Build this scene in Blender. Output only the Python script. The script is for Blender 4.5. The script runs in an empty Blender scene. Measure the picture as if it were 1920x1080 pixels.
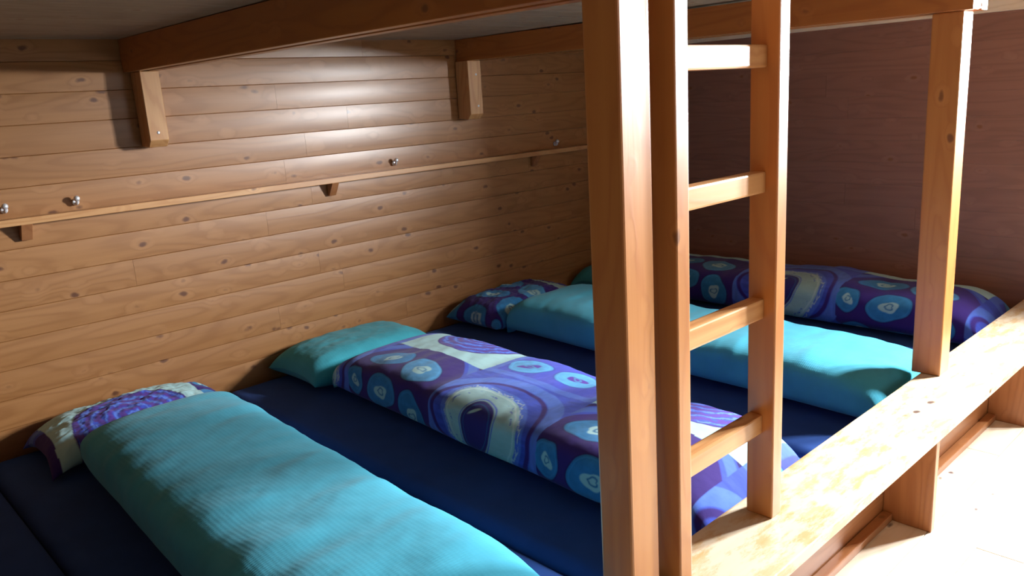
import bpy, bmesh, math, random
import numpy as np
from mathutils import Vector, Matrix, Quaternion
random.seed(7)
C = bpy.context.scene.collection
SC = bpy.context.scene

# ------------------------------------------------------------------ camera
YAW, PITCH, ROLL, FOC = math.radians(47.0025), math.radians(13.4589), math.radians(-3.5085), 1509.69
fw = Vector((math.cos(YAW)*math.cos(PITCH), math.sin(YAW)*math.cos(PITCH), -math.sin(PITCH)))
rt = Vector((math.sin(YAW), -math.cos(YAW), 0)); up = rt.cross(fw)
rt, up = math.cos(ROLL)*rt + math.sin(ROLL)*up, -math.sin(ROLL)*rt + math.cos(ROLL)*up
cam = bpy.data.objects.new('camera', bpy.data.cameras.new('camera'))
cam.matrix_world = Matrix(((rt.x, up.x, -fw.x, 0), (rt.y, up.y, -fw.y, -2.8308), (rt.z, up.z, -fw.z, .923), (0, 0, 0, 1)))
cam.data.sensor_width = 36; cam.data.lens = 36*FOC/1920; cam.data.clip_start = .02
C.objects.link(cam); SC.camera = cam

# ------------------------------------------------------------------ light and exposure
SC.view_settings.view_transform = 'Standard'; SC.view_settings.look = 'None'
SC.view_settings.gamma = 1; SC.view_settings.use_curve_mapping = False
SC.view_settings.exposure = -0.38
w = bpy.data.worlds.new('world'); SC.world = w; w.use_nodes = True
w.node_tree.nodes['Background'].inputs[0].default_value = (.75, .87, 1, 1)
w.node_tree.nodes['Background'].inputs[1].default_value = 1.0
WIN = dict(y0=-2.98, y1=-2.50, z0=.85, z1=1.40)
def area(name, loc, rot, sx, sy, power, col):
    l = bpy.data.lights.new(name, 'AREA'); l.shape = 'RECTANGLE'; l.size = sx; l.size_y = sy
    l.energy = power; l.color = col
    o = bpy.data.objects.new(name, l); o.location = loc; o.rotation_euler = rot; C.objects.link(o); return o
XE = 3.5                                     # face of the partition that closes the bunk
area('window_daylight', (XE+.12, (WIN['y0']+WIN['y1'])/2, (WIN['z0']+WIN['z1'])/2), (0, math.radians(90), 0),
     WIN['z1']-WIN['z0'], WIN['y1']-WIN['y0'], 950, (.93, .97, 1))
FILL_WIN = dict(x0=1.95, x1=3.25, z0=.75, z1=1.65)     # unseen weak window added for fill, in the front wall opposite the bunk
area('front_fill_light', ((FILL_WIN['x0']+FILL_WIN['x1'])/2, -4.6-.12, (FILL_WIN['z0']+FILL_WIN['z1'])/2), (math.radians(90), 0, 0),
     FILL_WIN['x1']-FILL_WIN['x0'], FILL_WIN['z1']-FILL_WIN['z0'], 10, (.93, .97, 1))

# ------------------------------------------------------------------ materials
def new_mat(name):
    m = bpy.data.materials.new(name); m.use_nodes = True
    nt = m.node_tree; b = nt.nodes['Principled BSDF']; return m, nt, b
def N(nt, t, **kw):
    n = nt.nodes.new(t)
    for k, v in kw.items():
        if k in ('operation', 'blend_type', 'data_type', 'feature', 'interpolation', 'attribute_name', 'wave_type', 'bands_direction', 'noise_dimensions'): setattr(n, k, v)
        else:
            n.inputs[int(k[1:]) if k[0] == '_' else k].default_value = v
    return n
def ramp(nt, src, stops):
    r = nt.nodes.new('ShaderNodeValToRGB'); nt.links.new(src, r.inputs[0])
    el = r.color_ramp.elements
    while len(el) < len(stops): el.new(.5)
    for e, (p, c) in zip(el, stops):
        e.position = p; e.color = tuple(c)+(1,) if len(c) == 3 else c
    return r.outputs[0]
def mixc(nt, f, a, b, mode='MIX'):
    m = nt.nodes.new('ShaderNodeMix'); m.data_type = 'RGBA'; m.blend_type = mode
    for s, v in ((0, f), (6, a), (7, b)):
        if isinstance(v, (int, float)): m.inputs[s].default_value = v
        elif isinstance(v, tuple): m.inputs[s].default_value = v+(1,) if len(v) == 3 else v
        else: nt.links.new(v, m.inputs[s])
    return m.outputs[2]
def wood(name, axis, light, dark, rough=.38, coat=.3, knots=.115, worn=False, kden=1.0, kcol=(.19, .068, .022)):
    m, nt, b = new_mat(name); L = nt.links.new
    tc = N(nt, 'ShaderNodeTexCoord'); oi = N(nt, 'ShaderNodeObjectInfo')
    vm = N(nt, 'ShaderNodeVectorMath', operation='SCALE'); vm.inputs[0].default_value = (31, 17, 23); L(oi.outputs['Random'], vm.inputs['Scale'])
    ad = N(nt, 'ShaderNodeVectorMath', operation='ADD'); L(tc.outputs['Object'], ad.inputs[0]); L(vm.outputs[0], ad.inputs[1])
    def scaled(al, ac):
        s = [ac, ac, ac]; s[axis] = al
        q = N(nt, 'ShaderNodeVectorMath', operation='MULTIPLY'); q.inputs[1].default_value = s; L(ad.outputs[0], q.inputs[0]); return q.outputs[0]
    # knots: small dark cores with a paler, grain-swirled halo
    vor = N(nt, 'ShaderNodeTexVoronoi'); vor.inputs['Scale'].default_value = 1
    wob = N(nt, 'ShaderNodeTexNoise', Scale=30.0, Detail=2.0)
    L(ad.outputs[0], wob.inputs['Vector'])
    wmix = N(nt, 'ShaderNodeVectorMath', operation='SCALE'); wmix.inputs['Scale'].default_value = .18
    L(wob.outputs['Color'], wmix.inputs[0])
    ksum = N(nt, 'ShaderNodeVectorMath', operation='ADD'); L(scaled(7.5*kden, 13*kden), ksum.inputs[0]); L(wmix.outputs[0], ksum.inputs[1])
    L(ksum.outputs[0], vor.inputs['Vector'])
    kd = vor.outputs['Distance']
    core = ramp(nt, kd, [(0, (1, 1, 1)), (knots*.55, (.9, .9, .9)), (knots, (0, 0, 0))])
    halo = ramp(nt, kd, [(0, (1, 1, 1)), (knots*1.1, (1, 1, 1)), (knots*2.6, (0, 0, 0))])
    # long grain
    n1 = N(nt, 'ShaderNodeTexNoise', Scale=1.0, Detail=5.0, Roughness=.6); L(scaled(1.6, 55), n1.inputs['Vector'])
    n2 = N(nt, 'ShaderNodeTexNoise', Scale=1.0, Detail=2.0); L(scaled(.9, 7), n2.inputs['Vector'])
    wv = N(nt, 'ShaderNodeMath', operation='MULTIPLY_ADD'); wv.inputs[1].default_value = 26; wv.inputs[2].default_value = 0; L(n2.outputs['Fac'], wv.inputs[0])
    hk = N(nt, 'ShaderNodeMath', operation='MULTIPLY_ADD'); hk.inputs[1].default_value = 1.6; L(halo, hk.inputs[0]); L(wv.outputs[0], hk.inputs[2])
    fr = N(nt, 'ShaderNodeMath', operation='PINGPONG'); fr.inputs[1].default_value = 1.0; L(hk.outputs[0], fr.inputs[0])
    ring = ramp(nt, fr.outputs[0], [(0, (0, 0, 0)), (.55, (.25, .25, .25)), (.9, (1, 1, 1))])
    g = N(nt, 'ShaderNodeMath', operation='MULTIPLY_ADD'); g.inputs[1].default_value = .45; L(ring, g.inputs[0]); L(n1.outputs['Fac'], g.inputs[2])
    gr = ramp(nt, g.outputs[0], [(.3, light), (.95, dark)])
    # board to board tone
    tone = ramp(nt, oi.outputs['Random'], [(0, (.93, .91, .89)), (.5, (.98, .97, .97)), (1, (1.0, .99, .96))])
    c = mixc(nt, 1.0, gr, tone, 'MULTIPLY')
    c = mixc(nt, N_mul(nt, halo, .22), c, tuple(min(1, v*1.15+.03) for v in light))
    if worn:
        wn = N(nt, 'ShaderNodeTexNoise', Scale=1.0, Detail=6.0, Roughness=.7); L(scaled(9, 26), wn.inputs['Vector'])
        wf = ramp(nt, wn.outputs['Fac'], [(.47, (1, 1, 1)), (.58, (0, 0, 0))])
        c = mixc(nt, N_mul(nt, wf, .75), c, (.70, .61, .48))
    c = mixc(nt, core, c, kcol)
    L(c, b.inputs['Base Color'])
    b.inputs['Roughness'].default_value = rough; b.inputs['Coat Weight'].default_value = coat; b.inputs['Coat Roughness'].default_value = .28
    bp = N(nt, 'ShaderNodeBump', Strength=.12, Distance=.002); L(g.outputs[0], bp.inputs['Height']); L(bp.outputs[0], b.inputs['Normal'])
    return m
def N_mul(nt, a, k):
    q = nt.nodes.new('ShaderNodeMath'); q.operation = 'MULTIPLY'; nt.links.new(a, q.inputs[0]); q.inputs[1].default_value = k; return q.outputs[0]
PL, PD = (.66, .36, .15), (.53, .25, .09)
W_X = wood('pine_along_x', 0, PL, PD); W_Y = wood('pine_along_y', 1, PL, PD); W_Z = wood('pine_along_z', 2, PL, PD)
WALL = wood('varnished_wall_pine', 0, (.41, .19, .064), (.32, .135, .040), rough=.44, coat=.42, kden=1.1, knots=.15, kcol=(.12, .04, .016))
ROOM = wood('dark_room_boards', 0, (.12, .085, .06), (.09, .06, .04), rough=.7, coat=0)
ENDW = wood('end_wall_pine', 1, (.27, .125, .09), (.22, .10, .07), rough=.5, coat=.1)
UNDER = wood('bunk_floor_pine', 0, (.40, .29, .19), (.32, .22, .135), rough=.6, coat=0)
SEAT = wood('worn_seat_pine', 0, (.66, .47, .27), (.56, .36, .16), rough=.42, coat=.15, worn=True, knots=.13, kcol=(.07, .03, .02))
FLOOR = wood('scrubbed_floor_pine', 0, (.74, .64, .50), (.66, .54, .40), rough=.5, coat=.1, knots=.13, kcol=(.07, .03, .035))
BEAM = wood('orange_beam_pine_y', 1, (.43, .155, .032), (.34, .11, .022))
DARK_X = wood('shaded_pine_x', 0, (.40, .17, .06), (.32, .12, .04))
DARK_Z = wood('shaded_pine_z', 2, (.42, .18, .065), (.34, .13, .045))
POST = wood('orange_post_pine_z', 2, (.51, .215, .058), (.44, .165, .042), knots=.12, coat=.5)
def metal(name, col, r):
    m, nt, b = new_mat(name); b.inputs['Base Color'].default_value = col+(1,); b.inputs['Metallic'].default_value = .55; b.inputs['Roughness'].default_value = r
    n = N(nt, 'ShaderNodeTexNoise', Scale=200.0); nt.links.new(ramp(nt, n.outputs['Fac'], [(.3, tuple(v*.8 for v in col)), (.7, col)]), b.inputs['Base Color']); return m
STEEL = metal('bright_steel', (.92, .92, .95), .42)
def plain(name, col, rough):
    m, nt, b = new_mat(name); n = N(nt, 'ShaderNodeTexNoise', Scale=6.0, Detail=4.0)
    nt.links.new(ramp(nt, n.outputs['Fac'], [(.3, tuple(v*.9 for v in col)), (.7, col)]), b.inputs['Base Color']); b.inputs['Roughness'].default_value = rough; return m
LIT_PINE = wood('lit_pine_y', 1, (.80, .70, .55), (.70, .58, .42))  # ledger pine, its overexposed brightness put into the wood colour
WHITE = plain('white_window_paint', (.8, .8, .78), .5)
def fabric(name, col, ribs=False, vcol=False, sheen=.3):
    m, nt, b = new_mat(name); L = nt.links.new
    tc = N(nt, 'ShaderNodeTexCoord'); b.inputs['Roughness'].default_value = .9
    b.inputs['Sheen Weight'].default_value = sheen; b.inputs['Specular IOR Level'].default_value = .15
    weave = N(nt, 'ShaderNodeTexNoise', Scale=420.0, Detail=2.0); L(tc.outputs['Object'], weave.inputs['Vector'])
    soft = N(nt, 'ShaderNodeTexNoise', Scale=9.0, Detail=4.0); L(tc.outputs['Object'], soft.inputs['Vector'])
    if vcol:
        at = N(nt, 'ShaderNodeVertexColor'); at.layer_name = 'print'; base = at.outputs['Color']
    else:
        base = ramp(nt, soft.outputs['Fac'], [(.3, tuple(v*.88 for v in col)), (.7, tuple(min(1, v*1.08) for v in col))])
    L(base, b.inputs['Base Color'])
    h = weave.outputs['Fac']
    if ribs:
        wv = N(nt, 'ShaderNodeTexWave', wave_type='BANDS', bands_direction='Y', Scale=52.0, Distortion=1.2, Detail=2.0); wv.inputs['Detail Scale'].default_value = 3
        wx = N(nt, 'ShaderNodeTexWave', wave_type='BANDS', bands_direction='X', Scale=30.0, Distortion=1.0, Detail=1.0)
        L(tc.outputs['Object'], wv.inputs['Vector']); L(tc.outputs['Object'], wx.inputs['Vector'])
        q = N(nt, 'ShaderNodeMath', operation='MULTIPLY_ADD'); L(wx.outputs['Fac'], q.inputs[0]); q.inputs[1].default_value = .5; L(wv.outputs['Fac'], q.inputs[2]); h = q.outputs[0]
    bp = N(nt, 'ShaderNodeBump', Strength=.2 if ribs else .25, Distance=.001 if ribs else .0008); L(h, bp.inputs['Height']); L(bp.outputs[0], b.inputs['Normal'])
    return m
TURQ = fabric('turquoise_ribbed_cotton', (.060, .385, .53), ribs=True, sheen=.1)
TURQP = fabric('turquoise_cotton', (.05, .34, .42), ribs=True, sheen=.1)
NAVY = fabric('navy_sheet', (.017, .062, .25), sheen=.03)
PRINT = fabric('printed_cotton', (0, 0, 0), vcol=True, sheen=.1)

# ------------------------------------------------------------------ object helpers
def setp(o, label=None, cat=None, group=None, kind=None):
    for k, v in (('label', label), ('category', cat), ('group', group), ('kind', kind)):
        if v: o[k] = v
    return o
def link(name, me, mat, parent=None, loc=None, smooth=False):
    if mat: me.materials.append(mat)
    if smooth:
        me.polygons.foreach_set('use_smooth', [True]*len(me.polygons))
    o = bpy.data.objects.new(name, me); C.objects.link(o)
    if loc is not None: o.location = loc
    if parent is not None:
        o.parent = parent
    return o
def empty(name, loc=(0, 0, 0)):
    o = bpy.data.objects.new(name, None); o.location = loc; C.objects.link(o); o.empty_display_size = .05; return o
def bm_mesh(name, bm):
    me = bpy.data.meshes.new(name); bm.to_mesh(me); bm.free(); return me
def box_mesh(name, x0, x1, y0, y1, z0, z1, bev=.0025, origin=None, seg=2):
    bm = bmesh.new(); bmesh.ops.create_cube(bm, size=1)
    c = Vector(((x0+x1)/2, (y0+y1)/2, (z0+z1)/2)); s = (x1-x0, y1-y0, z1-z0)
    for v in bm.verts: v.co = Vector((v.co.x*s[0], v.co.y*s[1], v.co.z*s[2]))+c-Vector(origin or (0, 0, 0))
    if bev: bmesh.ops.bevel(bm, geom=list(bm.edges), offset=bev, segments=seg, affect='EDGES', profile=.6)
    return bm_mesh(name, bm)
def hexa_mesh(name, low, high, bev=.0025):
    """prism between two quads given as four points each"""
    bm = bmesh.new(); a = [bm.verts.new(p) for p in low]; b = [bm.verts.new(p) for p in high]
    bm.faces.new(a[::-1]); bm.faces.new(b)
    for i in range(4): bm.faces.new((a[i], a[(i+1) % 4], b[(i+1) % 4], b[i]))
    bmesh.ops.recalc_face_normals(bm, faces=bm.faces)
    if bev: bmesh.ops.bevel(bm, geom=list(bm.edges), offset=bev, segments=2, affect='EDGES', profile=.6)
    return bm_mesh(name, bm)
def top_thing(name, me, mat, origin):   # mesh built in world coordinates, origin moved to its base
    me.transform(Matrix.Translation(-Vector(origin))); return link(name, me, mat, None, origin)

# ------------------------------------------------------------------ room shell
Z_MAT, Z_FLOOR, Z_SEAT = -.08, -.28, .05
YF, XL, ZC = -4.6, -2.0, 2.35
def plank_mesh(L, H, crown=.0020, T=.014, axis='x'):
    """tongue and groove board: length L along the wall, height H, gently crowned face with eased edges"""
    n = 6; g = .0009
    prof = [(-H/2+.0002, -.0018), (-H/2+g, -.0008)]
    for i in range(n+1):
        t = -1+2*i/n; prof.append((t*(H/2-.0015), crown*(1-t*t)))
    prof += [(H/2-g, -.0008), (H/2-.0002, -.0018)]
    prof = [(-H/2+.0002, -T)]+prof+[(H/2-.0002, -T)]
    V = []; e = .0003
    for s in (-L/2+e, L/2-e):
        for (h, d) in prof: V.append((s, -d, h) if axis == 'x' else (-d, s, h))
    # the crowned face has vertices of its own so that only it is smoothly shaded
    k = len(prof); F = [tuple(range(k)), tuple(range(2*k-1, k-1, -1))]
    sm = [False, False]
    for i in range(k):
        j = (i+1) % k
        if 3 <= i < 3+n:
            continue
        F.append((i, i+k, j+k, j)); sm.append(False)
    base = len(V); nf = n+1
    for s in (-L/2+e, L/2-e):
        for (h, d) in prof[3:3+nf]: V.append((s, -d, h) if axis == 'x' else (-d, s, h))
    for i in range(n):
        F.append((base+i, base+i+nf, base+i+1+nf, base+i+1)); sm.append(True)
    me = bpy.data.meshes.new('plank'); me.from_pydata(V, [], F); me.update()
    want = me.polygons[len(F)-1]
    nn = want.normal.y if axis == 'x' else want.normal.x
    if nn > 0: me.flip_normals()
    for p, q in zip(me.polygons, sm): p.use_smooth = q
    return me
cache = {}
def plank(L, H, axis, mat, parent, loc):
    key = (round(L, 3), H, axis, mat.name)
    if key not in cache:
        cache[key] = plank_mesh(L, H, axis=axis); cache[key].materials.append(mat)
    o = bpy.data.objects.new('plank', cache[key]); C.objects.link(o); o.location = loc; o.parent = parent; return o
def rows(parent, z0, z1, H, u0, u1, fn, minL=.9, maxL=2.4):
    z = z0+H/2; cuts_prev = []
    while z < z1:
        u = u0
        while u < u1-.01:
            L = round(random.uniform(minL, maxL), 1)
            if u1-(u+L) < .4: L = u1-u
            fn(L, z, u+L/2); u += L
        z += H
# back wall
wall_back = setp(link('wall_back', box_mesh('wall_back', XL, XE+.1, .012, .10, Z_FLOOR, ZC, 0), WALL), kind='structure')
rows(wall_back, Z_FLOOR, ZC-.05, .0925, XL, XE, lambda L, z, u: plank(L, .0925, 'x', WALL, wall_back, (u, 0.002, z)), 1.1, 2.6)
# end wall with the window opening
def wall_with_hole(name, x0, x1, ya, yb, hy0, hy1, hz0, hz1, mat):
    bm = bmesh.new()
    for (y0, y1, z0, z1) in ((ya, hy0, Z_FLOOR, ZC), (hy1, yb, Z_FLOOR, ZC), (hy0, hy1, Z_FLOOR, hz0), (hy0, hy1, hz1, ZC)):
        r = bmesh.ops.create_cube(bm, size=1)
        for v in r['verts']: v.co = Vector(((x0+x1)/2+v.co.x*(x1-x0), (y0+y1)/2+v.co.y*(y1-y0), (z0+z1)/2+v.co.z*(z1-z0)))
    return setp(link(name, bm_mesh(name, bm), mat), kind='structure')
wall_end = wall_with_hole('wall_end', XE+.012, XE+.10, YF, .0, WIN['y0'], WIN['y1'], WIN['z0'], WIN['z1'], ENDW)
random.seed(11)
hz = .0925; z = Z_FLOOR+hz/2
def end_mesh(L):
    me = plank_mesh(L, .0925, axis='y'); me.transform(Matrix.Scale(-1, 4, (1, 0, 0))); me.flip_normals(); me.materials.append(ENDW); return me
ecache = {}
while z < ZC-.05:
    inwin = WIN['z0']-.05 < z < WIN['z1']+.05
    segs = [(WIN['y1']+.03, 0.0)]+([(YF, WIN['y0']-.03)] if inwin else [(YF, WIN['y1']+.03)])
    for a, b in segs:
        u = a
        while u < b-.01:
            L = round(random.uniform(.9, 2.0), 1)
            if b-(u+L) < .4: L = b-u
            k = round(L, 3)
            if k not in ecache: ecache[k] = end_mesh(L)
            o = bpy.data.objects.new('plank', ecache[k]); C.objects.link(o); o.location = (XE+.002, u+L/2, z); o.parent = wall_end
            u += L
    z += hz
wall_left = setp(link('wall_left', box_mesh('wall_left', XL-.1, XL, YF, .1, Z_FLOOR, ZC, 0), ROOM), kind='structure')
bm = bmesh.new()
for (a, b, c, d) in ((XL-.1, FILL_WIN['x0'], Z_FLOOR, ZC), (FILL_WIN['x1'], XE+.1, Z_FLOOR, ZC), (FILL_WIN['x0'], FILL_WIN['x1'], Z_FLOOR, FILL_WIN['z0']), (FILL_WIN['x0'], FILL_WIN['x1'], FILL_WIN['z1'], ZC)):
    q = bmesh.ops.create_cube(bm, size=1)
    for v in q['verts']: v.co = Vector(((a+b)/2+v.co.x*(b-a), YF-.05+v.co.y*.1, (c+d)/2+v.co.z*(d-c)))
wall_front = setp(link('wall_front', bm_mesh('wall_front', bm), ROOM), kind='structure')
bm = bmesh.new(); x0, x1, z0, z1 = FILL_WIN['x0'], FILL_WIN['x1'], FILL_WIN['z0'], FILL_WIN['z1']
for (a, b, c, d) in ((x0, x0+.045, z0, z1), (x1-.045, x1, z0, z1), (x0+.045, x1-.045, z0, z0+.045), (x0+.045, x1-.045, z1-.045, z1), ((x0+x1)/2-.025, (x0+x1)/2+.025, z0+.045, z1-.045)):
    q = bmesh.ops.create_cube(bm, size=1)
    for v in q['verts']: v.co = Vector(((a+b)/2+v.co.x*(b-a), YF-.05+v.co.y*.06, (c+d)/2+v.co.z*(d-c)))
fill_window_frame = setp(link('fill_window_frame', bm_mesh('fill_window_frame', bm), WHITE), kind='structure')  # frame of the added fill window, out of view
ceiling = setp(link('ceiling', box_mesh('ceiling', XL-.1, XE+.1, YF-.1, .1, ZC, ZC+.08, 0), ROOM), kind='structure')
# floor: slab and boards
floor = setp(link('floor', box_mesh('floor', XL-.1, XE+.1, YF-.1, .1, Z_FLOOR-.12, Z_FLOOR-.004, 0), FLOOR), kind='structure')
random.seed(5); yy = -2.031; fcache = {}
while yy > YF+.02:
    W = .118; u = XL
    while u < XE-.01:
        L = round(random.uniform(1.4, 2.8), 1)
        if XE-(u+L) < .5: L = XE-u
        k = round(L, 3)
        if k not in fcache:
            fcache[k] = box_mesh('plank', -L/2+.0005, L/2-.0005, -W/2+.0006, W/2-.0006, -.02, 0, .0015, seg=1); fcache[k].materials.append(FLOOR)
        o = bpy.data.objects.new('plank', fcache[k]); C.objects.link(o); o.location = (u+L/2, yy-W/2, Z_FLOOR); o.parent = floor
        u += L
    yy -= W
# window frame (beyond the right edge of the picture)
fr = []
bm = bmesh.new()
y0, y1, z0, z1 = WIN['y0'], WIN['y1'], WIN['z0'], WIN['z1']
for (a, b, c, d) in ((y0, y0+.045, z0, z1), (y1-.045, y1, z0, z1), (y0, y1, z0, z0+.045), (y0, y1, z1-.045, z1), ((y0+y1)/2-.025, (y0+y1)/2+.025, z0, z1)):
    r = bmesh.ops.create_cube(bm, size=1)
    for v in r['verts']: v.co = Vector((XE+.05+v.co.x*.06, (a+b)/2+v.co.y*(b-a), (c+d)/2+v.co.z*(d-c)))
window_1 = setp(link('window_1', bm_mesh('window_1', bm), WHITE), kind='structure')

# ------------------------------------------------------------------ lower bunk: platform, seat board, riser, supports
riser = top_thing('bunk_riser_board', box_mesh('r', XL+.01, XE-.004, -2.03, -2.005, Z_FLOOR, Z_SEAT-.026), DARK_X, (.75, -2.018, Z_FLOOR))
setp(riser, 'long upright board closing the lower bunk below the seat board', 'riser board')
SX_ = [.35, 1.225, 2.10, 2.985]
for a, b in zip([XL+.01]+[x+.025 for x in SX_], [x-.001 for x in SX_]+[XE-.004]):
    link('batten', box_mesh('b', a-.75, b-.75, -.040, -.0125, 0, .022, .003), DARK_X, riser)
plat = top_thing('bunk_platform', box_mesh('p', XL+.01, XE-.004, -2.0, -.002, Z_MAT-.16, Z_MAT-.13), UNDER, (.75, -1.0, Z_MAT-.16))
setp(plat, 'boarded sleeping platform under the navy mattresses', 'bunk platform')
for i in range(7):
    x = XL+.3+i*.8
    link('joist_leg', box_mesh('jl', x-.03-.75, x+.03-.75, -.95, .95, Z_FLOOR-(Z_MAT-.16), -.0005, .003), W_Y, plat)
seat = top_thing('seat_board', box_mesh('s', XL+.01, XE-.004, -2.192, -2.0, Z_SEAT-.026, Z_SEAT, .004), SEAT, (.75, -2.1, Z_SEAT-.026))
setp(seat, 'long worn pine seat board along the front edge of the lower bunk', 'bench board')
SUPL = {2.10: 'pine support panel under the seat board, nearer of the two seen', 2.985: 'pine support panel under the seat board, farther and at the right picture edge',
        1.225: 'support panel below the bench beneath the ladder', .35: 'support panel below the bench, left of the tall post'}
for x, lb in SUPL.items():
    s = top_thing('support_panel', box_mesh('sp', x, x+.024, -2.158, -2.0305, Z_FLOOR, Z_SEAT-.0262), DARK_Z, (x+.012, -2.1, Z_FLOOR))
    setp(s, lb, 'support panel')

# ------------------------------------------------------------------ posts
def lean_post(name, x, w, yb, ye, zb, zt, dxt=0, dyt=0, mat=POST):
    low = [(x, -ye, zb), (x+w, -ye, zb), (x+w, -yb, zb), (x, -yb, zb)]
    high = [(a+dxt, b+dyt, zt) for a, b, _ in low]
    return top_thing(name, hexa_mesh(name, low, high, .004), mat, (x+w/2, -(yb+ye)/2, zb))
post1 = lean_post('bunk_post', .942, .0737, 2.0063, 2.074, Z_SEAT, ZC-.002)
setp(post1, 'tall thick pine bunk post directly left of the ladder', 'post')
post2 = lean_post('bunk_post', 2.405, .072, 1.975, 2.055, Z_SEAT, 1.068)
setp(post2, 'pine bunk post right of the ladder, standing on the seat board', 'post')

# ------------------------------------------------------------------ ladder
lad = empty('ladder', (1.235, -2.06, Z_SEAT))
setp(lad, 'pine bunk ladder standing on the seat board right beside the tall post', 'ladder')
def child_world(name, me, mat, parent):
    me.transform(Matrix.Translation(-parent.location)); return link(name, me, mat, parent)
for x in (1.058, 1.3775):
    child_world('rail', box_mesh('rail', x, x+.036, -2.088, -2.03, Z_SEAT, 2.02, .003), POST, lad)
for zt in (1.222, .984, .757, .512, .272, 1.46, 1.7):
    child_world('rung', box_mesh('rung', 1.093, 1.379, -2.064, -2.034, zt-.040, zt, .004), W_X, lad)

# ------------------------------------------------------------------ upper bunk: joists, boards, brackets
ZJ, ZB = 1.062, 1.172
def joist(x, wpl, gap, y_end, label, z0=ZJ, dz=0, dx=0):
    t = empty('bunk_joist', (x+wpl, -1.0, z0)); setp(t, label, 'beam', 'paired joists under the upper bunk')
    for a in (x, x+wpl+gap):
        low = [(a+dx, -y_end, z0+dz), (a+wpl+dx, -y_end, z0+dz), (a+wpl, -.004, z0), (a, -.004, z0)]
        high = [(p, q, ZB+(r-z0)) for p, q, r in low]
        child_world('side_plank', hexa_mesh('sp', low, high, .002), BEAM, t)
    child_world('spacer_block', box_mesh('sb', x+wpl-.001, x+wpl+gap+.001, -y_end+.002, -y_end+.12, z0+dz+.003, ZB-.003, .001), BEAM, t)
    return t
joist(.968, .030, .022, 1.979, 'orange pine double joist running to the tall post, upper left', 1.068, dz=-.004)
joist(2.385, .045, .022, 2.082, 'brown pine double joist resting on the far post', 1.080, dz=-.012)
o = top_thing('bunk_joist', box_mesh('ej', XE-.035, XE-.001, -2.3, -.004, 1.115, ZB, .002), LIT_PINE, (XE-.02, -1, 1.10))
setp(o, 'pine ledger fixed along the top of the end wall, bright light put into its colour', 'beam')
bunkfloor = empty('upper_bunk_floor', (.75, -1.0, ZB)); setp(bunkfloor, 'boarded underside of the upper bunk overhead', 'bunk floor')
random.seed(21); y = -.004; H = .142; bc = {}
while y > -2.08:
    W = min(H, y+2.09); u = XL+.01
    cuts = [1.011, 2.43, XE-.002]
    for cut in cuts:
        L = cut-u; k = (round(L, 3), round(W, 3))
        if k not in bc:
            bc[k] = box_mesh('plank', -L/2+.0006, L/2-.0006, -W/2+.0006, W/2-.0006, 0, .022, .0016, seg=1); bc[k].materials.append(UNDER)
        o = bpy.data.objects.new('plank', bc[k]); C.objects.link(o); o.parent = bunkfloor
        o.location = Vector((u+L/2, y-W/2, ZB+.0005))-bunkfloor.location; u = cut
    y -= H
def bracket(x, w, d, z0, z1, label, screws):
    ch = .022
    V = [(x, -.004, z0+ch*.2), (x, -d+ch, z0), (x, -d, z0+ch), (x, -d, z1), (x, -.004, z1)]
    n = len(V); bm = bmesh.new(); a = [bm.verts.new(p) for p in V]; b = [bm.verts.new((p[0]+w, p[1], p[2])) for p in V]
    bm.faces.new(a); bm.faces.new(b[::-1])
    for i in range(n): bm.faces.new((a[i], b[i], b[(i+1) % n], a[(i+1) % n]))
    bmesh.ops.recalc_face_normals(bm, faces=bm.faces); bmesh.ops.bevel(bm, geom=list(bm.edges), offset=.002, segments=1, affect='EDGES')
    o = top_thing('joist_bracket', bm_mesh('jb', bm), W_Z, (x+w/2, 0, z0)); setp(o, label, 'bracket')
    for (sx, sz) in screws:
        bm = bmesh.new(); bmesh.ops.create_uvsphere(bm, u_segments=12, v_segments=6, radius=.0052)
        for v in bm.verts: v.co.y *= .5
        child_world('screw', (lambda m: (m.transform(Matrix.Translation((x+sx, -d, sz))), m)[1])(bm_mesh('screw', bm)), STEEL, o)
bracket(.990, .062, .085, .825, 1.0675, 'pine wall bracket under the left joist, pale front face with one screw', [(.030, .872)])
bracket(2.375, .075, .088, .828, 1.0795, 'pine wall bracket under the joist behind the tall post, two bright screws', [(.045, 1.02), (.048, .885)])

# ------------------------------------------------------------------ wall shelf rail with wedges and hooks
shelf = top_thing('wall_shelf', box_mesh('ws', XL+.01, XE-.002, -.048, -.0045, .628, .649, .002), W_X, (.75, -.02, .628))
setp(shelf, 'long narrow pine ledge running along the back wall', 'shelf')
def wedge(x, w=.032):
    pts = [(-.0045, .6279), (-.047, .6279), (-.014, .577), (-.0045, .577)]
    bm = bmesh.new(); a = [bm.verts.new((x-w/2, p[0], p[1])) for p in pts]; b = [bm.verts.new((x+w/2, p[0], p[1])) for p in pts]; n = len(pts)
    bm.faces.new(a); bm.faces.new(b[::-1])
    for i in range(n): bm.faces.new((a[i], b[i], b[(i+1) % n], a[(i+1) % n]))
    bmesh.ops.recalc_face_normals(bm, faces=bm.faces); bmesh.ops.bevel(bm, geom=list(bm.edges), offset=.0012, segments=1, affect='EDGES')
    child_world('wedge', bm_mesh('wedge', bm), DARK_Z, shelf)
for x in (-.5, .60, 1.685, 2.83): wedge(x)
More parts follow.
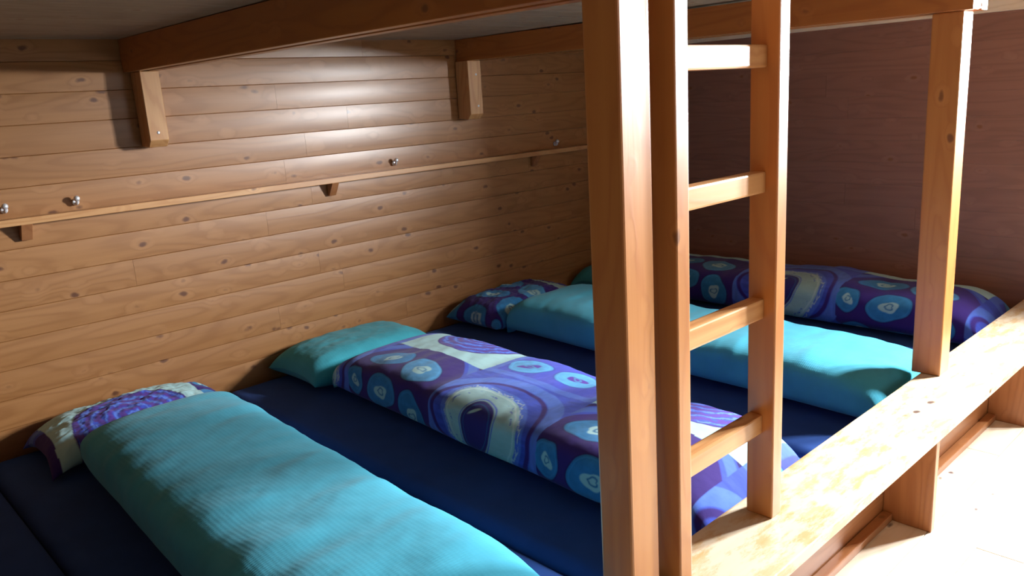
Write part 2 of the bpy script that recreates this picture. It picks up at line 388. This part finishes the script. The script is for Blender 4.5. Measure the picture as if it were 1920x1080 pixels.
def hook(x, z, label):
    """coat hook: round back plate, curved arm, ball tip"""
    t = empty('coat_hook', (x, -.004, z)); setp(t, label, 'hook', 'small steel coat hooks above the ledge')
    bm = bmesh.new(); bmesh.ops.create_cone(bm, cap_ends=True, segments=16, radius1=.011, radius2=.010, depth=.004)
    me = bm_mesh('plate', bm); me.transform(Matrix.Translation((0, -.0015, 0)) @ Matrix.Rotation(math.pi/2, 4, 'X')); link('back_plate', me, STEEL, t)
    bm = bmesh.new(); P = []
    for k in range(9):
        a = k/8*math.pi; P.append(Vector((0, -.003-.012*math.sin(a*.5)-.004*(k/8), -.004+.0-.008*math.sin(a)+.016*(k/8))))
    prev = None; HR = .0045
    for k, p in enumerate(P):
        d = (P[min(k+1, 8)]-P[max(k-1, 0)]).normalized(); s = Vector((1, 0, 0)); q = d.cross(s)
        ring = [bm.verts.new(p+HR*(math.cos(j*math.pi/4)*s+math.sin(j*math.pi/4)*q)) for j in range(8)]
        if prev: [bm.faces.new((prev[j], prev[(j+1) % 8], ring[(j+1) % 8], ring[j])) for j in range(8)]
        else: bm.faces.new(ring[::-1])
        prev = ring
    bm.faces.new(prev); bmesh.ops.recalc_face_normals(bm, faces=bm.faces); link('arm', bm_mesh('arm', bm), STEEL, t, smooth=True)
    bm = bmesh.new(); bmesh.ops.create_uvsphere(bm, u_segments=12, v_segments=8, radius=.0095)
    me = bm_mesh('tip', bm); me.transform(Matrix.Translation(P[-1])); link('tip', me, STEEL, t, smooth=True)
hook(.557, .676, 'steel coat hook at the left picture edge, above the ledge')
hook(.757, .674, 'steel coat hook above the ledge, second from the left')
hook(2.0, .674, 'steel coat hook above the ledge in the middle of the back wall')
hook(2.99, .672, 'tiny steel coat hook near the tall post, above the ledge')

# ------------------------------------------------------------------ soft things
def vnoise(x, y, seed=0):
    xi = np.floor(x).astype(np.int64); yi = np.floor(y).astype(np.int64); xf = x-xi; yf = y-yi
    def h(a, b):
        n = (a*374761393+b*668265263+seed*1442695041) & 0x7fffffff
        n = (n ^ (n >> 13))*1274126177 & 0x7fffffff
        return ((n ^ (n >> 16)) & 0xffff)/65535.
    u = xf*xf*(3-2*xf); v = yf*yf*(3-2*yf)
    return (h(xi, yi)*(1-u)+h(xi+1, yi)*u)*(1-v)+(h(xi, yi+1)*(1-u)+h(xi+1, yi+1)*u)*v
def fbm(x, y, seed=0, o=4):
    r = 0; a = .5
    for i in range(o): r = r+a*vnoise(x*2**i, y*2**i, seed+i*17); a *= .5
    return r
# the printed cotton: colour as a function of cloth coordinates in metres
NAV, PUR, ROY, PER, MID, LIG, PAL, WHI = [np.array(c) for c in (
    (.026, .014, .115), (.055, .020, .21), (.05, .085, .50), (.09, .18, .62), (.03, .19, .42), (.09, .35, .66), (.36, .58, .60), (.52, .66, .66))]
def S(d, e=.0015): return np.clip(.5-d/(2*e), 0, 1)[:, None]
def over(c, col, m): return c*(1-m)+col*m
def ell(u, v, cu, cv, ru, rv, ang=0, wob=.0, seed=0):
    ca, sa = math.cos(ang), math.sin(ang); a = ((u-cu)*ca+(v-cv)*sa)/ru; b = (-(u-cu)*sa+(v-cv)*ca)/rv
    th = np.arctan2(b, a); r = np.hypot(a, b)
    k = 1+wob*(np.sin(2*th+seed)+.7*np.sin(3*th+seed*2.3)+.3*np.sin(5*th+seed*5.1))
    return (r/k-1)*min(ru, rv)
def blob(c, u, v, cu, cv, ru, rv, ang, seed, outer, inner, outline=NAV):
    n = fbm(u*60, v*60, seed)
    d = ell(u, v, cu, cv, ru, rv, ang, .07, seed)
    c = over(c, outline, S(np.abs(d)-.0018)*.0+S(d-.004))
    c = over(c, outer*(.8+.5*n[:, None]), S(d))
    c = over(c, outer*1.5, S(np.abs(d+.007)-.0012)*.6)
    d2 = ell(u, v, cu+.003, cv-.002, ru*.42, rv*.36, ang+.3, .16, seed+2)
    c = over(c, inner, S(d2)); c = over(c, outer*.8, S(np.abs(ell(u, v, cu+.004, cv, ru*.2, rv*.15, ang, .2, seed+4))-.002))
    return c
def pattern(u, v, shift=0):
    T = .47; u = u+.008*(fbm(u*9, v*9, 3)-.5); v = v+.012*(fbm(u*8+5, v*8, 9)-.5)
    iu = np.floor(u/T).astype(int); iv = np.floor(v/T).astype(int); fu = u-iu*T; fv = v-iv*T
    kind = (iu+2*(iv+shift)) % 4
    kind = np.where(iv % 2 == 0, (iu % 2)*1, 2+(iu % 2))      # even columns: blob / eye ; odd columns: scribble / light blobs
    out = np.zeros((len(u), 3)); scr = fbm(u*26, v*90, 5); scr2 = fbm(u*90, v*26, 8)
    for k in range(4):
        m = kind == k
        if not m.any(): continue
        a, b = fu[m], fv[m]; s = scr[m][:, None]; s2 = scr2[m][:, None]; n = len(a)
        if k == 0:
            c = np.tile(NAV, (n, 1))*.8+PUR*.35
            e = ell(a, b, T/2, T/2, T*.56, T*.60, 0, .03, 1)
            c = over(c, ROY, S(-(e-.0))); c = over(c, PER*.9, S(-(e-.012))*S(e-.04)); c = over(c, NAV, S(-(e-.046))*S(e-.06)); c = over(c, PER, S(-(e-.06)))
            for i, (x, y, r1, r2, an, o_) in enumerate(((.20, .19, .082, .066, .2, MID), (.13, .35, .088, .062, .3, MID), (.32, .33, .090, .066, -.2, LIG*.75), (.37, .15, .070, .075, .2, MID), (.07, .06, .055, .04, 0, MID), (.40, .02, .06, .045, .1, MID), (.23, .03, .07, .042, 0, MID), (.04, .20, .045, .06, 0, MID))):
                c = blob(c, a, b, x, y, r1, r2, an, i+1, o_, PAL)
        elif k == 1:
            c = ROY*(.75+.6*s)*np.ones((n, 1))
            e = ell(a, b, T/2, T/2, T*.50, T*.46, 0, .04, 2)
            c = over(c, PER*(.8+.4*s2), S(np.abs(e+.0)-.022)); c = over(c, NAV+PUR*.3, S(np.abs(e+.032)-.007))
            d = ell(a, b, .235, .215, .142, .155, .2, .10, 3)
            c = over(c, PER*(.9+.5*s), S(d-.022)*.8); c = over(c, PAL*(.85+.25*s), S(d))
            c = over(c, WHI*1.05, S(np.abs(d+.010+.008*(s[:, 0]-.5))-.002)); c = over(c, WHI, S(np.abs(d-.006+.03*(s2[:, 0]-.5))-.0016))
            c = over(c, ROY, S(np.abs(d+.024+.03*(s2[:, 0]-.5))-.002)*(s > .5))
            p = ell(a, b, .225, .205, .066, .088, .1, .09, 6)
            c = over(c, NAV+ROY*.15, S(p)); c = over(c, ROY*1.2, S(np.abs(p-.006)-.0018)); c = over(c, PAL, S(ell(a, b, .21, .25, .020, .006, .6, .1, 2)))
            c = over(c, MID, S(np.abs(p+.012)-.0012)*.7)
        elif k == 2:
            c = PAL*(1.0+.15*s)*np.ones((n, 1))
            d = ell(a, b, .235, .225, .19, .165, .1, .05, 4)
            sw = np.sin((np.hypot((a-.235)/.19, (b-.225)/.165)*30)+2*np.arctan2(b-.225, a-.235)+5*s[:, 0])
            c = over(c, over(np.tile(ROY*1.1, (n, 1)), PUR*1.5+.02, (sw > .1)[:, None]*1.), S(d))
            c = over(c, PER*1.3, S(d)*((sw < -.75)[:, None]*1.)); c = over(c, PUR, S(np.abs(d)-.003))
        else:
            c = (ROY*.9+PUR*.35)*(.85+.3*s2)*np.ones((n, 1))
            for i, (x, y, r1, r2, an) in enumerate(((.11, .10, .085, .05, .1), (.30, .12, .08, .055, -.2), (.12, .26, .08, .05, .2), (.31, .29, .085, .05, .1))):
                c = blob(c, a, b, x, y, r1, r2, an, i+11, LIG*1.0, PUR*1.6, ROY*.8)
            e = np.minimum(np.minimum(a, T-a), np.minimum(b, T-b)); c = over(c, PER*(.8+.5*s), S(e-.03)*.8)
        out[m] = c
    return np.clip(out, 0, 1)
def grid_mesh(name, X, Y, Zz, closed_u=False, col=None):
    nu, nv = X.shape
    co = np.stack([X, Y, Zz], -1).reshape(-1, 3)
    iu = np.arange(nu-1); jv = np.arange(nv if closed_u else nv-1)
    I, J = np.meshgrid(iu, jv, indexing='ij'); J2 = (J+1) % nv
    F = np.stack([I*nv+J, I*nv+J2, (I+1)*nv+J2, (I+1)*nv+J], -1).reshape(-1, 4)
    me = bpy.data.meshes.new(name)
    me.vertices.add(len(co)); me.vertices.foreach_set('co', co.astype(np.float32).ravel())
    me.loops.add(F.size); me.loops.foreach_set('vertex_index', F.astype(np.int32).ravel())
    me.polygons.add(len(F)); me.polygons.foreach_set('loop_start', np.arange(0, F.size, 4, dtype=np.int32)); me.polygons.foreach_set('loop_total', np.full(len(F), 4, dtype=np.int32))
    me.update(calc_edges=True); me.validate()
    me.polygons.foreach_set('use_smooth', np.ones(len(me.polygons), dtype=bool))
    if col is not None:
        at = me.color_attributes.new('print', 'FLOAT_COLOR', 'POINT')
        at.data.foreach_set('color', np.concatenate([col, np.ones((len(col), 1))], 1).astype(np.float32).ravel())
    return me
def soft_roll(name, x0, x1, y_wall, y_front, H, mat, label, cat, group, skew=0, seed=1, res=.008, printed=None, wr=.006, e=.55, endp=5, zbase=Z_MAT, lift=None, vofs=0, front_drop=0):
    """a folded duvet: closed section swept from the wall end to the bench end; bottom rests on the mattress"""
    W = x1-x0; L = y_wall-y_front
    nu = int(L/res)+1; per = 2*(W+H)*.92; nv = int(per/res)
    t = np.linspace(0, 1, nu); t = .5-.5*np.cos(math.pi*t)*.0-.5*(1-2*t)  # even
    # finer at ends
    t = np.clip(t+ .012*np.sin(2*math.pi*t)*-1, 0, 1)
    th = np.linspace(0, 2*math.pi, nv, endpoint=False)-math.pi*.75
    # resample superellipse evenly by arc length
    tf = np.linspace(0, 2*math.pi, 4000); cx = np.sign(np.cos(tf))*np.abs(np.cos(tf))**e*W/2; cz = np.sign(np.sin(tf))*np.abs(np.sin(tf))**e*H/2
    arc = np.concatenate([[0], np.cumsum(np.hypot(np.diff(cx), np.diff(cz)))]); start = arc[2500]
    sarc = np.linspace(0, arc[-1], nv, endpoint=False)
    # go clockwise from bottom-left: left side, top, right side, bottom
    tt = np.interp((start-sarc) % arc[-1], arc, tf)
    sx = np.sign(np.cos(tt))*np.abs(np.cos(tt))**e; sz = np.sign(np.sin(tt))*np.abs(np.sin(tt))**e
    T_, SX = np.meshgrid(t, sx, indexing='ij'); _, SZ = np.meshgrid(t, sz, indexing='ij'); _, SA = np.meshgrid(t, sarc, indexing='ij')
    q = np.clip(1-np.abs(2*T_-1)**(endp*2), 0, 1); tap = q**.42; tapw = .90+.10*q**.5
    U = T_*L
    puff = 1+.10*(fbm(U*3+seed, U*0+seed*3.1, seed)-.5)*2
    hz = H*tap*puff
    X = x0+W/2+SX*W/2*tapw*(1+.03*(vnoise(U*4, U*0+2.2, seed+3)-.5)*2)+skew*U
    Zz = zbase+hz*(SZ+1)/2
    # transverse creases and soft rumples, outward
    topm = np.clip((SZ+1)/2, 0, 1)
    cr = fbm(U*7+1.5*fbm(U*2, SA*3, seed+9), SA*1.6, seed+4, 3)-.45
    cr2 = np.abs(fbm(U*9+SA*1.5, SA*1.6-U*1.5, seed+6, 2)-.5)
    fine = (fbm(U*38, SA*30, seed+7, 3)-.45)*.5
    disp = wr*(2.6*cr-2.2*cr2+.45*fine)*(.25+.75*topm)
    Zz = Zz+disp*topm*1.4; X = X+disp*SX*(1-np.abs(SZ)*.6)
    Y = y_wall-U-.010*SX**2*(0)+ .02*(vnoise(SA*7, SA*0+.5, seed+8)-.5)*(np.abs(2*T_-1)**6)
    if lift is not None: Zz = Zz+lift(U, SX)*(.55+.45*topm)
    Zz = np.maximum(Zz, zbase+.0006)
    col = pattern((U+printed).ravel(), (SA+vofs).ravel()) if printed is not None else None
    org = (x0+W/2, (y_wall+y_front)/2, zbase)
    me = grid_mesh(name, X-org[0], Y-org[1], Zz-org[2], True, col)
    o = link(name, me, mat, None, org); setp(o, label, cat, group); return o
def soft_pillow(name, x0, x1, y0, y1, H, mat, label, seed=1, res=.006, printed=None, skew=0, tilt=0, z0=Z_MAT, ears=.03, vofs=0, wr=1., box=2.6, dr=.9):
    """pillow: two sheets joined at a seam, thin at the edge, pulled-out corners; y0 wall side, y1 front side"""
    W = x1-x0; D = y0-y1; na = int(W/res); nb = int(D/res)
    # closed param: top sheet then bottom sheet around in b
    b_t = np.linspace(-1, 1, nb); bb = np.concatenate([b_t, b_t[::-1][1:-1]]); side = np.concatenate([np.ones(nb), -np.ones(nb-2)])
    a = np.linspace(-1, 1, na); A, B = np.meshgrid(a, bb, indexing='ij'); _, Sd = np.meshgrid(a, side, indexing='ij')
    edge = np.clip((1-np.abs(A)**box), 0, 1)**.5*np.clip((1-np.abs(B)**box), 0, 1)**.5
    pinch = 1-ears*2*(1-np.abs(B)**3)*0
    X = x0+W/2+A*W/2*(1-.06*(1-B*B)*np.abs(A)**3)+skew*(B+1)/2
    Y = (y0+y1)/2-B*D/2*(1-.08*(1-A*A)*np.abs(B)**3)
    wrn = (fbm(A*6+seed, B*5, seed, 4)-.47)*.022*wr*edge+ (fbm(A*18, B*16, seed+3, 3)-.45)*.006*wr*edge
    mid = .38*H
    Zt = z0+mid+edge*(H-mid)+wrn; Zb = z0+mid-edge*mid*1.15
    Zz = np.where(Sd > 0, Zt, Zb)
    droop = (np.clip(np.abs(A)-.55, 0, 1)/.45)**2*(np.clip(np.abs(B)-.4, 0, 1)/.6)**1.5*mid*dr
    Zz = np.maximum(Zz-droop+tilt*(Y-(y0+y1)/2), z0+.001)
    col = pattern(((B+1)/2*D+printed).ravel(), ((A+1)/2*W+vofs).ravel()) if printed is not None else None
    org = (x0+W/2, (y0+y1)/2, z0)
    me = grid_mesh(name, X-org[0], Y-org[1], Zz-org[2], True, col)
    o = link(name, me, mat, None, org); return o

# mattresses under navy fitted sheets
ML = ['navy sheeted mattress at the left picture edge, nothing on it', 'navy sheeted mattress under the nearest turquoise duvet', 'navy sheeted mattress under the patterned duvet beside the tall post',
      'navy sheeted mattress under the turquoise duvet behind the ladder', 'navy sheeted mattress under the patterned duvet along the end wall']
def mattress(x0, x1, label, seed):
    W = x1-x0-.003; D = 1.975; Hh = .1295; na, nb = int(W/.012), int(D/.012)
    a = np.sin(np.linspace(-math.pi/2, math.pi/2, na)); a = np.sign(a)*(np.abs(a)**.9)
    b = np.linspace(-1, 1, nb); b = np.sign(b)*(1-(1-np.abs(b))**1.1)
    A, B = np.meshgrid(a, b, indexing='ij')
    rx = .045; dx = (1-np.abs(A))*W/2; dy = (1-np.abs(B))*D/2
    def rnd(d): t = np.clip(1-d/rx, 0, 1); return rx*(1-np.sqrt(np.clip(1-t*t, 0, 1)))
    Zt = Hh-np.minimum(rnd(dx)+rnd(dy)*.8, .06)
    Xw, Yw = A*W/2, B*D/2
    Zt = Zt-np.clip(.0032*np.abs(fbm(Xw*9+Yw*3+seed, Yw*2.5, seed)-.5)*2.4+.004*(fbm(Xw*5, Yw*5, seed+2)), 0, .012)*np.clip(dx/.02, 0, 1)
    # add skirt row down to the base
    X2 = np.pad(Xw, 1, 'edge'); Y2 = np.pad(Yw, 1, 'edge'); Z2 = np.pad(Zt, 1, 'constant', constant_values=0.0005)
    me = grid_mesh('mattress', X2, Y2, Z2)
    bm = bmesh.new(); bm.from_mesh(me); bmesh.ops.recalc_face_normals(bm, faces=bm.faces); bm.to_mesh(me); bm.free()
    o = link('mattress', me, NAVY, None, ((x0+x1)/2, -.008-D/2, Z_MAT-Hh), smooth=True)
    setp(o, label, 'mattress', 'navy mattresses side by side on the lower bunk'); return o
EDG = [-.49, .365, 1.125, 1.96, 2.815, XE-.004]
for i in range(5): mattress(EDG[i], EDG[i+1], ML[i], 5+i*7)

GD = 'duvets folded lengthwise on the mattresses'
def over_pillow(h, reach): return lambda U, SX: h*np.clip(1-U/reach, 0, 1)**1.5
soft_roll('duvet', .535, 1.015, -.35, -1.96, .18, TURQ, 'nearest turquoise folded duvet, lower left, ribbed and creased', 'duvet', GD, skew=-.045, seed=3, res=.007, wr=.006, e=.62, lift=over_pillow(.035, .25))
soft_roll('duvet', 1.375, 1.845, -.36, -1.97, .165, PRINT, 'blue patterned folded duvet with big eye shape, behind the tall post', 'duvet', GD, skew=-.03, seed=8, res=.0027, wr=.006, e=.50, printed=-.14, vofs=.10, lift=over_pillow(.02, .25))
soft_roll('duvet', 2.235, 2.69, -.37, -1.98, .17, TURQ, 'turquoise folded duvet seen through the ladder, second turquoise one', 'duvet', GD, skew=-.02, seed=15, res=.007, wr=.007, e=.58, endp=9, lift=over_pillow(.01, .25))
soft_roll('duvet', 3.075, 3.475, -.35, -1.97, .185, PRINT, 'blue patterned rolled duvet lying along the end wall', 'duvet', GD, skew=0, seed=22, res=.0035, wr=.006, e=.62, printed=-.145, vofs=.06)
GP = 'pillows against the back wall'
setp(soft_pillow('pillow', .47, 1.06, -.012, -.350, .125, PRINT, '', seed=4, res=.0035, printed=-.05, vofs=.44), 'blue and pale patterned pillow under the nearest turquoise duvet', 'pillow', GP)
setp(soft_pillow('pillow', 1.32, 1.90, -.012, -.36, .135, TURQP, '', seed=9, wr=.45, box=4, dr=.3), 'turquoise pillow under the end of the patterned duvet', 'pillow', GP)
setp(soft_pillow('pillow', 2.19, 2.78, -.03, -.37, .14, PRINT, '', seed=14, res=.004, box=3.6, dr=.3, printed=.05, vofs=.03), 'dark blue patterned pillow by the turquoise duvet behind the tall post', 'pillow', GP)
setp(soft_pillow('pillow', 3.02, 3.48, -.03, -.35, .13, TURQP, '', seed=19), 'pillow in the dark far corner, almost hidden by the tall post', 'pillow', GP)
